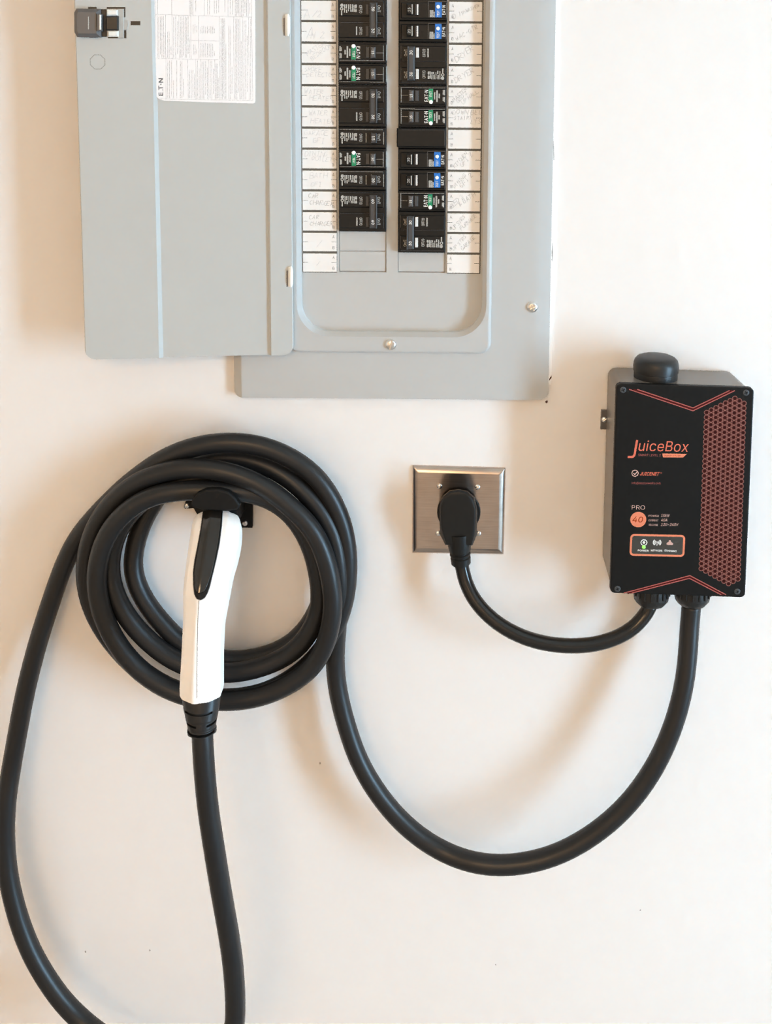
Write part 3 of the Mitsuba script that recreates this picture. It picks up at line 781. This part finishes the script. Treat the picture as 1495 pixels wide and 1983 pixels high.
# ------------------------------------------------------------------ charger box
ev_box = thing('charger_box', 'black wall-mounted car charger box with a red honeycomb print', 'car charger')
HL = .0790
lidp = WALL.pts([(1181.5, 1148.5), (1443, 1157.5), (1460.5, 751.5), (1193.8, 742.5)], HL)
LP = Polygon(lidp)
lid_r = LP.buffer(-.0055, join_style='mitre').buffer(.0055, quad_segs=5)
body_r = LP.buffer(-.0010, join_style='mitre').buffer(-.011, join_style='mitre').buffer(.011, quad_segs=6)
back_r = body_r.buffer(-.0012)
bd = hull(np.vstack([ring(back_r, .0035), ring(body_r, .060), ring(body_r, HL - .0072)]))
add(ev_box + '__body', WALL.place(bd), 'm_box', 30, 'dark grey plastic body')
lid = add(ev_box + '__lid', WALL.slab(lid_r, HL - .0066, HL, .0012, 2), 'm_lid', 30, 'matt black front lid')
HP = HL


def lz(x, y):
    return 1180 + x / 8.306, 840 + y / 8.306


def lz2(x, y):
    return 1180 + x / 8.306, 960 + y / 8.306


def lstroke(pixels, wpx, cap='flat', js='mitre'):
    return LineString(WALL.pts(pixels, HP)).buffer(wpx * WALL.mpp(1300, 950, HP) / 2, cap_style=cap, join_style=js)


def lprint(name, geom, m, t=.00022, label=None, h=None):
    h = HP if h is None else h
    return add(lid + '__' + name, WALL.prism(geom, h, h + t), m, False, label)


for k, pts in enumerate((((1218, 753.8), (1342, 795.4), (1423, 756.2)), ((1234, 754), (1342, 789.8), (1413, 756)), ((1207.7, 1148.3), (1336, 1114.5), (1406, 1151.6)), ((1223.5, 1148.3), (1335, 1119.8), (1396.5, 1151.6)))):
    lprint('chevron_line', lstroke(pts, 2.0), 'm_redline', .0003, 'thin red chevron line')
for pts in (((1226, 754.5), (1342, 792.6), (1418, 756.2)), ((1215, 1148.4), (1335.5, 1117.2), (1401, 1151.6))):
    lprint('chevron_shade', lstroke(pts, 4.2), 'm_redfill', .00012)
# honeycomb
mp = WALL.mpp(1400, 950, HP)
top_l = lambda t: np.array([1368.0 - t * .0352 * 1, 0])
disks, holes_ = [], []
axis_tl, axis_tr = np.array([1368.3, 797.0]), np.array([1448.6, 797.0])
region = Polygon([(1365, 793), (1422.5, 764.5), (1452, 780), (1440.5, 1121), (1408.5, 1139), (1354, 1112)])
for col in range(10):
    fx = col / 9.0
    for row in range(-6, 42):
        y = 798.5 + row * 9.45 + (4.72 if col % 2 else 0) + fx * 1.6
        x = 1368.3 + fx * 80.8 - (y - 797) * .0345
        if region.buffer(-3.4).contains(Point(x, y)):
            c = WALL.px(x, y, HP)
            disks.append(Point(*c).buffer(5.35 * mp, quad_segs=3))
            hx = affinity.translate(affinity.rotate(Point(0, 0).buffer(3.0 * mp, quad_segs=2), 22, origin=(0, 0)), c[0], c[1])
            holes_.append(hx)
disc_u = unary_union(disks)
lprint('honeycomb_shade', unary_union(holes_).buffer(.0002), 'm_honey_hole', .00012, 'dark red cells of the honeycomb print')
lprint('honeycomb_print', disc_u.difference(unary_union(holes_)), 'm_honey', .00024, 'dull red honeycomb print')
rings_ = unary_union([h.buffer(2.0 * mp).difference(h.buffer(1.25 * mp)) for h in holes_])
lprint('honeycomb_rings', rings_, 'm_honey_ring', .00030, 'pinkish outlines of the honeycomb cells')
# lettering
J = lstroke([lz(446, 100), lz(408, 318), lz(398, 350), lz(374, 372), lz(296, 372)], 4.3, js='round')
lprint('initial_letter', J, 'm_orange', .0003, 'large orange J')


def ltext(name, s, p0, p1, hpx, m, **k):
    return add(lid + '__' + name, text_px(WALL, s, p0, p1, hpx, HP, **k), m, False)


ltext('lettering', 'uiceBox', lz(462, 272), lz(1258, 289), 20.5, 'm_orange', shear=.13)
ltext('lettering', 'SMART LEVEL 2', lz(465, 358), lz(825, 362), 4.6, 'm_redline')
lprint('orange_bar', Polygon(WALL.pts([lz(850, 316), lz(862, 380), lz(1185, 382), lz(1245, 323)], HP)).buffer(0), 'm_orange_pale')
ltext('lettering', 'CHARGING STATION', lz(878, 362), lz(1140, 365), 2.6, 'm_orange_dark', thick=.0004)
c = WALL.px(*lz(413, 635), HP)
lprint('check_ring', Point(*c).buffer(7.2 * mp, quad_segs=2).difference(Point(*c).buffer(5.6 * mp, quad_segs=2)), 'm_print_tan')
lprint('check_mark', lstroke([lz(385, 630), lz(408, 655), lz(450, 608)], 1.9), 'm_print_tan')
ltext('lettering', 'JUICENET', lz(490, 669), lz(795, 672), 6.6, 'm_orange', shear=.2, bold=True)
ltext('lettering', 'TM', lz(812, 640), lz(845, 640), 2.4, 'm_orange')
ltext('lettering', 'info@emotorwerks.com', lz(360, 808), lz(825, 810), 4.3, 'm_redline')
ltext('lettering', 'PRO', lz2(358, 218), lz2(572, 222), 8.2, 'm_print_tan')
c = WALL.px(*lz2(465, 383), HP)
lprint('orange_disc', Point(*c).buffer(15.6 * mp, quad_segs=10), 'm_orange_pale', label='orange disc with the number 40')
ltext('lettering', '40', lz2(366, 424), lz2(530, 427), 11.2, 'm_orange_dark', shear=.15, thick=.0005)
for w, n, y, x1, x2 in (('POWER', '10kW', 337, 795, 962), ('CURRENT', '40A', 409, 788, 930), ('VOLTAGE', '120-240V', 481, 780, 1105)):
    ltext('lettering', w, lz2(628, y), lz2(x1, y + 2), 3.6, 'm_print_tan')
    ltext('lettering', n, lz2(828, y + 2), lz2(x2, y + 4), 5.6, 'm_print_tan', shear=.2)
q = Polygon(WALL.pts([lz2(320, 962), lz2(1205, 984), lz2(1222, 630), lz2(338, 612)], HP))
fr_o = q.buffer(-8 * mp, join_style='mitre').buffer(8 * mp, quad_segs=5)
lprint('indicator_panel', fr_o.buffer(-2 * mp), 'm_panel_grey', .0001)
lprint('indicator_frame', fr_o.difference(fr_o.buffer(-4.0 * mp)), 'm_orange_pale', .0004, 'orange rounded frame around the indicator lights')
c = WALL.px(*lz2(556, 752), HP)
lprint('power_symbol', unary_union([Point(*c).buffer(6.6 * mp).difference(Point(*c).buffer(4.9 * mp)), Point(*c).buffer(2.6 * mp), LineString([c, c + [0, 4 * mp]]).buffer(.7 * mp)]), 'm_print_white')
c = WALL.px(*lz2(768, 752), HP)
fan = []
for sgn in (-1, 1):
    for r in (3.2, 5.4, 7.6):
        a = np.linspace(-.75, .75, 9)
        fan.append(LineString(np.c_[c[0] + sgn * r * mp * np.cos(a), c[1] + r * mp * np.sin(a)]).buffer(.72 * mp))
fan += [LineString([c + [0, mp], c + [0, -6.2 * mp]]).buffer(.6 * mp), Point(*(c + [0, mp])).buffer(1.2 * mp)]
lprint('network_symbol', unary_union(fan), 'm_print_white')
car = Polygon(WALL.pts([lz2(918, 775), lz2(935, 790), lz2(1015, 792), lz2(1028, 770), lz2(1008, 752), lz2(992, 742), lz2(985, 715), lz2(962, 715), lz2(955, 742), lz2(930, 755)], HP))
lprint('charging_symbol', car.buffer(.0001), 'm_print_tan')
for s, a, b in (('POWER', 455, 632), ('NETWORK', 668, 855), ('CHARGING', 882, 1078)):
    ltext('lettering', s, lz2(a, 893), lz2(b, 897 + (10 if s == 'CHARGING' else 2)), 3.7, 'm_print_white', bold=True)
led = lathe([(.0022, 0), (.0022, .0006), (.0014, .0011), (.0002, .0012)], WALL.world(WALL.px(*lz2(553, 824), HP), HP)[0], (0, -1, 0), 16)
k = add(lid + '__power_light', led, 'm_green', 30, 'small lit green power light')
scene[k]['emitter'] = {'type': 'area', 'radiance': rgb([0.16, 0.65, 0.03])}
for x, y in ((1206.5, 754.8), (1444.5, 760.3), (1195.6, 1140), (1427.5, 1145.2)):
    screw(lid + '__lid_screw', at(x, y, HL - .0004), (0, -1, 0), .0037, 'm_screw_dark', slot=2, ang=.4, dome=.15)
# antenna dome on top, glands below, bracket at the side
GLAND_END = []
dc = at(1269.5, 728, .0445)
top_z = WALL.px(1269, 744.0, HL)[1] - .001
add(ev_box + '__antenna_dome', lathe([(.0255, -.004), (.0255, .0055), (.0252, .0062), (.0262, .0068), (.0266, .012), (.0262, .0165), (.0248, .0205), (.0222, .0232), (.0185, .0248), (.012, .0257), (.004, .0261), (.0005, .0262)],
    (dc[0], -.0445, top_z), (.012, 0, 1), 56), 'm_dome', 35, 'black domed antenna cap on top of the box')
for (x, y, d) in ((1260.5, 1158, .042), (1339.5, 1160, .042)):
    g = at(x, y, d)
    zbot = WALL.px(x, 1152, HL)[1] + .006
    gz = zbot
    prof = [(.0215, 0), (.0215, -.0125), (.0219, -.013), (.0219, -.0235), (.0208, -.0295), (.0172, -.0345), (.0135, -.0360)]
    gm = lathe(prof, (g[0], -d, gz), (0, 0, 1), 12)
    for a in np.arange(12) * math.pi / 6:
        pass
    GLAND_END.append(np.array([g[0], -d, gz - .0363]))
    gl = add(ev_box + '__cable_gland', gm, 'm_dome', 30, 'black ribbed cable gland under the box')
    ribs = [trimesh.creation.box(extents=[.0014, .0014, .0100], transform=trimesh.transformations.translation_matrix([g[0] + .0222 * math.cos(a), -d + .0222 * math.sin(a), gz - .0180])) for a in np.arange(0, 2 * math.pi, math.pi / 9)]
    add(gl + '__ribs', join(*ribs), 'm_dome', False)
tabp = WALL.pts([(1163.2, 832), (1180, 832), (1180, 795), (1165, 795)], .005)
tb = add(ev_box + '__mounting_tab', WALL.slab(tabp, .0004, .0045, .0006), 'm_latch', 30, 'metal mounting tab at the left side')
screw(tb + '__screw', at(1170.3, 812.5, .0045), (0, -1, 0), .0036, slot=1, ang=.6)

# the power cord itself, from the plug to the first gland
cp_ = [(893.2, 1090, .034), (897.5, 1112, .036), (906, 1138, .041), (922, 1166, .047), (950, 1196, .053), (986, 1221, .058), (1030, 1239.5, .060), (1075, 1248.8, .060), (1120, 1250.5, .059), (1160, 1245.5, .056), (1200, 1232, .052), (1232, 1211, .047), (1248, 1192, .044)]
add(cord + '__cord', tube(soften(evened(catmull([at(*q) for q in cp_] + [GLAND_END[0] - [.0015, 0, .007], GLAND_END[0]]), .004), 6), .0086, 24), 'm_cord', True, 'glossy black cord')

# ------------------------------------------------------------------ charging cable: loop, coil, hanging end, connector
cable = thing('charging_cable', 'thick black charging cable coiled on the wall hook with a white connector', 'charging cable')
R = .0116
C0 = (425.0, 1105.0)


def pol(deg, r, d):
    a = math.radians(deg)
    return (C0[0] + r * math.cos(a), C0[1] - r * math.sin(a), d)


pathpx = [(1339.8, 1168, .042), (1338.6, 1185, .0425), (1335.5, 1205, .044), (1332.5, 1260, .050), (1324, 1330, .057), (1302, 1410, .063), (1266, 1488, .067), (1215, 1558, .070), (1150, 1615, .072), (1072, 1657, .073), (990, 1675, .072), (925, 1672, .070), (860, 1650, .066), (795, 1607, .060),
          (738, 1545, .054), (696, 1475, .047), (668, 1395, .041), (653, 1330, .038), (649, 1285, .037), (651, 1235, .040), (656, 1180, .047), (658.5, 1120, .053),   # A up to the coil's right side
          # M: up the right side, over the top behind the others
          pol(20, 231, .051), pol(45, 225, .047), pol(68, 223, .036), pol(90, 218, .026), pol(112, 205, .022), pol(135, 183, .022), pol(158, 172, .026), pol(180, 168, .030),
          # s4 and the innermost band along the bottom
          pol(200, 157, .034), pol(225, 151, .036), pol(248, 161, .035), pol(270, 173, .034), pol(292, 184, .030), pol(315, 199, .028), pol(338, 205, .028), pol(360, 204, .032),
          # K hidden on the right, over the top behind
          pol(382, 194, .036), pol(405, 184, .040), pol(428, 180, .042), pol(450, 182, .042), pol(472, 188, .042), pol(495, 200, .044), pol(518, 211, .048), pol(540, 213, .052),
          # s3 and the second band
          pol(560, 204, .056), pol(585, 194, .056), pol(608, 195, .055), pol(630, 198, .054), pol(652, 203, .052), pol(675, 213, .050), pol(698, 208, .048), pol(720, 190, .050),
          # J inner right, T3 over the hook
          pol(742, 181, .054), pol(765, 175, .060), pol(788, 163, .066), pol(810, 154.5, .0700), pol(832, 168, .0715), pol(855, 199, .0720), pol(878, 225, .0725), pol(900, 238, .0735),
          # s2 front, bottom front band
          pol(920, 242, .074), pol(945, 246, .074), pol(968, 250, .074), pol(990, 252, .073), pol(1012, 257, .072), pol(1035, 259, .072), pol(1058, 236, .074), pol(1080, 212, .0755),
          # I front right, T2 over the top
          pol(1102, 198, .075), pol(1125, 184, .074), pol(1148, 185, .072), pol(1170, 194, .0700), pol(1192, 213, .064), pol(1215, 236, .056), pol(1238, 254, .050), pol(1260, 260, .046),
          # s1 behind, hidden along the bottom
          pol(1280, 255, .043), pol(1305, 247, .042), pol(1328, 248, .042), pol(1350, 249, .042), pol(1372, 252, .042), pol(1395, 252, .044), pol(1418, 250, .046), pol(1440, 249, .047),
          # O outermost right, over the top, away to the left
          pol(1462, 255, .048), pol(1485, 261, .050), pol(1508, 256, .051), pol(1530, 248, .051), pol(1552, 243, .046), pol(1575, 243, .036), pol(1596, 262, .028),
          (148, 1045, .024), (121, 1102, .024), (100.5, 1160, .026), (72.5, 1248, .032), (48, 1345, .039), (34, 1420, .044), (20.5, 1496, .049), (12.5, 1550, .052), (9.5, 1600, .055), (10.5, 1645, .057), (15.5, 1694, .060), (26, 1744, .063), (40.5, 1793, .066), (60.5, 1843, .069), (88, 1892, .072), (124, 1942, .076), (164, 1981, .079),
          # below the frame the slack turns back up to the connector
          (225, 2026, .090), (300, 2062, .104), (375, 2072, .124), (430, 2048, .140), (451, 2005, .149), (455.5, 1975, .152), (456, 1945, .154), (453.5, 1895, .157), (448.5, 1845, .160), (440.5, 1795, .163), (431.5, 1745, .166), (423, 1695, .168), (415, 1645, .170), (407, 1595, .171), (400.5, 1545, .1715), (396, 1495, .1715), (393, 1450, .1705), (391.5, 1415, .168), (391, 1385, .1645)]
pathpx = [(x, y, d if k < 12 else max(.0128, d * (.86 if k < 100 else .93 if k < 110 else 1.0))) for k, (x, y, d) in enumerate(pathpx)]
P = soften(evened(catmull([GLAND_END[1], GLAND_END[1] - [0, 0, .008]] + [at(*q) for q in pathpx[2:]]), .005), 14)
add(cable + '__cord', tube(P, R, 28), 'm_rubber', True, 'thick matt black cable')

# connector: (px y, centre x, full width px, depth of the middle, thickness in metres)
stations = [(996, 419, 50, 0.062, 0.018), (997.5, 420, 66, 0.064, 0.024), (1001, 421, 79, 0.067, 0.03), (1007, 421, 87, 0.07, 0.034), (1016, 420.5, 93, 0.075, 0.038), (1050, 417, 96, 0.09, 0.045), (1085, 411, 94, 0.103, 0.046), (1120, 404, 89, 0.1135, 0.046), (1150, 400, 86, 0.1215, 0.046), (1180, 397.5, 80, 0.1285, 0.045), (1210, 394.5, 76, 0.135, 0.044), (1250, 392.5, 76, 0.1425, 0.044), (1300, 390.8, 78, 0.151, 0.044), (1330, 390, 79.5, 0.1558, 0.044), (1340, 390, 79, 0.1573, 0.044)]


def shell_mesh(grow=0.0, rows=130, n=120):
    st = np.array(stations, float)
    ys = np.linspace(st[0, 0], st[-1, 0], rows)
    V = []
    base = Polygon([(-1, -.55), (-.72, -1), (.72, -1), (1, -.55), (1, .38), (.55, .80), (-.18, 1.0), (-.80, .62), (-1, .30)])
    base = base.buffer(-.24).buffer(.24, quad_segs=8)
    bc = base.exterior
    A = np.arange(n) * 2 * math.pi / n
    prof = []
    for a in A:
        L = LineString([(0, 0), (3 * math.cos(a), 3 * math.sin(a))]).intersection(bc)
        prof.append((L.x, L.y))
    prof = np.array(prof)
    sm = lambda k: PchipInterpolator(st[:, 0], st[:, k])(ys)
    cx, wd, dep, th = (np.convolve(np.pad(sm(k), 2, mode='edge'), np.ones(5) / 5, 'valid') for k in (1, 2, 3, 4))
    cen = np.array([at(x, y, d) for x, y, d in zip(cx, ys, dep)])
    tan = np.gradient(cen, axis=0); tan /= np.linalg.norm(tan, axis=1, keepdims=True)
    for i in range(rows):
        rx = np.array([1.0, 0, 0]); fr = np.cross(tan[i], rx); fr /= np.linalg.norm(fr)
        if fr[1] > 0:
            fr = -fr
        w = np.clip((ys[i] - 1240) / 100, 0, 1); w = .72 * w * w * (3 - 2 * w)
        fr = fr * (1 - w) + np.array([0, -1.0, -.12]) * w; fr /= np.linalg.norm(fr)
        hw = wd[i] / 2 * WALL.mpp(cx[i], ys[i], dep[i]) + grow
        V.append(cen[i] + prof[:, :1] * hw * rx + prof[:, 1:2] * (th[i] / 2 + grow) * fr)
    V = np.vstack(V); k = np.arange(n); Fc = []
    for i in range(rows - 1):
        a, b = i * n + k, i * n + (k + 1) % n
        Fc += [np.stack([a, b, b + n], 1), np.stack([a, b + n, a + n], 1)]
    V = np.vstack([V, cen[:1] + [0, .004, .010], cen[-1:]])
    last = (rows - 1) * n
    Fc += [np.stack([np.full(n, len(V) - 2), (k + 1) % n, k], 1), np.stack([np.full(n, len(V) - 1), last + k, last + (k + 1) % n], 1)]
    m = trimesh.Trimesh(V, np.vstack(Fc), process=False)
    if m.volume < 0:
        m.invert()
    return m


shell = shell_mesh()
con = cable + '__connector'
tag(con, 'white pistol-grip charging connector hung nose down in the black holder')
add(con + '__shell', shell, 'm_handle', 50, 'white plastic grip')
win_px = [(394, 968), (432, 968), (431, 992), (429, 1020), (425, 1052), (419, 1082), (412, 1112), (405.5, 1138), (401, 1150), (396, 1158), (388.5, 1162), (381, 1159.5), (376.5, 1151), (374.5, 1134), (374, 1108), (377, 1085), (383, 1055), (389, 1022), (393, 992)]


def reach(poly, d0=.05, d1=.20):
    """A pixel outline carried through the room from d1 to d0 metres off the wall, to cut the grip with."""
    m = trimesh.creation.extrude_polygon(poly, 1.0, engine='earcut')
    v = np.array([at(x, -y, d0 + (d1 - d0) * z) for x, y, z in m.vertices])
    m = trimesh.Trimesh(v, np.array(m.faces), process=False)
    if m.volume < 0:
        m.invert()
    return solid(m)


outline = lambda px, r: Polygon([(x, -y) for x, y in px]).buffer(-r).buffer(r, quad_segs=6)
inlay_poly = outline(win_px, 3)
recess = reach(inlay_poly) ^ solid(shell_mesh(.0005))
add(con + '__latch_recess', unsolid(recess), 'm_holster', 50, 'black recess around the latch lever')
lever_px = [(396, 968), (430, 968), (429, 992), (427, 1020), (423, 1052), (417, 1082), (410, 1110), (402, 1134), (395, 1146), (387.5, 1149.5), (380.5, 1147), (377, 1139), (376, 1126), (376, 1106), (379, 1085), (384.5, 1055), (390.5, 1022), (394.5, 992)]
lever = reach(outline(lever_px, 3)) ^ solid(shell_mesh(.0020))
add(con + '__latch_lever', unsolid(lever), 'm_gloss_black', 50, 'glossy black latch lever set in the grip')
rim = reach(inlay_poly.buffer(1.0).difference(inlay_poly.buffer(-.2))) ^ solid(shell_mesh(.0004))
add(con + '__latch_rim', unsolid(rim), 'm_seam', 50)
sp = [(385.5, 1160), (383, 1200), (382, 1250), (381.5, 1300), (381.5, 1352)]
seam = LineString([(x, -y) for x, y in sp]).buffer(.7)
add(con + '__seam', unsolid(reach(seam) ^ solid(shell_mesh(.0003))), 'm_seam', 50, 'thin seam down the grip')
# strain relief with staggered slots
ax = np.array([at(390, 1338, .1570), at(390.3, 1370, .1622), at(390.8, 1400, .1665), at(391.3, 1420, .1687)])
axp = evened(catmull(ax), .0006)
s = np.linspace(0, 1, len(axp))
rr = np.interp(s, [0, .14, .45, .46, .66, .67, .86, .87, .97, 1], [.0190, .0212, .0192, .0188, .0170, .0166, .0150, .0158, .0158, .0138])
relief = tube(axp, rr, 48)
rv = np.array(relief.vertices)
for i in range(len(axp)):               # oval where it leaves the grip, round where it meets the cable
    q = slice(i * 48, i * 48 + 48)
    rv[q, 1] = axp[i, 1] + (rv[q, 1] - axp[i, 1]) * np.interp(s[i], [0, .2, .8], [.78, .80, 1.0])
relief = trimesh.Trimesh(rv, relief.faces, process=False)
rs = solid(relief)
for c, a0, a1 in ((.36, -1.35, .55), (.36, 1.9, 4.2), (.66, .2, 1.9), (.66, -2.6, -.5), (.865, -1.5, .9), (.865, 1.8, 4.0)):
    o = axp[int(c * (len(axp) - 1))]
    up = np.array([0, 0, 1.0])
    sec = Polygon([(0.0, 0)] + [(.04 * math.sin(a), .04 * math.cos(a)) for a in np.linspace(a0 + .35, a1 + .35, 14)])
    rad = float(np.interp(c, s, rr)) - .0034
    sec = sec.difference(Point(0, 0).buffer(rad, quad_segs=10))
    pl = Plane(o, (1, 0, 0), (0, -1, 0))
    rs = rs - solid(pl.prism(sec, -.0013, .0013))
add(con + '__strain_relief', unsolid(rs), 'm_rubber', 30, 'ribbed black strain relief')

# ------------------------------------------------------------------ holder the coil and connector hang on
holder = thing('connector_holder', 'black plastic hook bracket on the wall that carries the coiled cable and connector', 'wall hook')
plate = WALL.pts([(457, 1021.5), (488.5, 1022), (489, 978), (462, 962), (436, 948), (392, 950), (362, 964), (355.5, 982), (358, 985), (375, 984), (385, 1002), (440, 1006)], .006)
add(holder + '__base_plate', WALL.prism(Polygon(plate).buffer(0), .0004, .006), 'm_holster', 30, 'black base plate screwed to the wall')
bc = at(424, 1007, .05)
add(holder + '__socket', lathe([(.0225, .0061), (.0225, .046), (.0245, .050), (.0245, .053), (.021, .054), (.001, .0542)], (bc[0], 0, bc[2]), (0, -1, 0), 44), 'm_holster', 30, 'black socket for the connector nose')
hood = WALL.pts([(369, 978), (392, 986), (440, 988), (463, 985), (466, 976), (456, 962), (443, 951), (425, 946), (400, 946.5), (383, 954), (373, 966)], .0815)
hd_poly = Polygon(hood).buffer(-.004).buffer(.004, quad_segs=6).buffer(.0001, quad_segs=8).convex_hull
add(holder + '__hood', WALL.slab(hd_poly, .0768, .0850, .0024, 3), 'm_holster', 30, 'black rounded hood in front of the coil')
for x, y in ((361.5, 979), (474.5, 1013)):
    screw(holder + '__screw', at(x, y, .006), (0, -1, 0), .0034, slot=2, ang=.4)
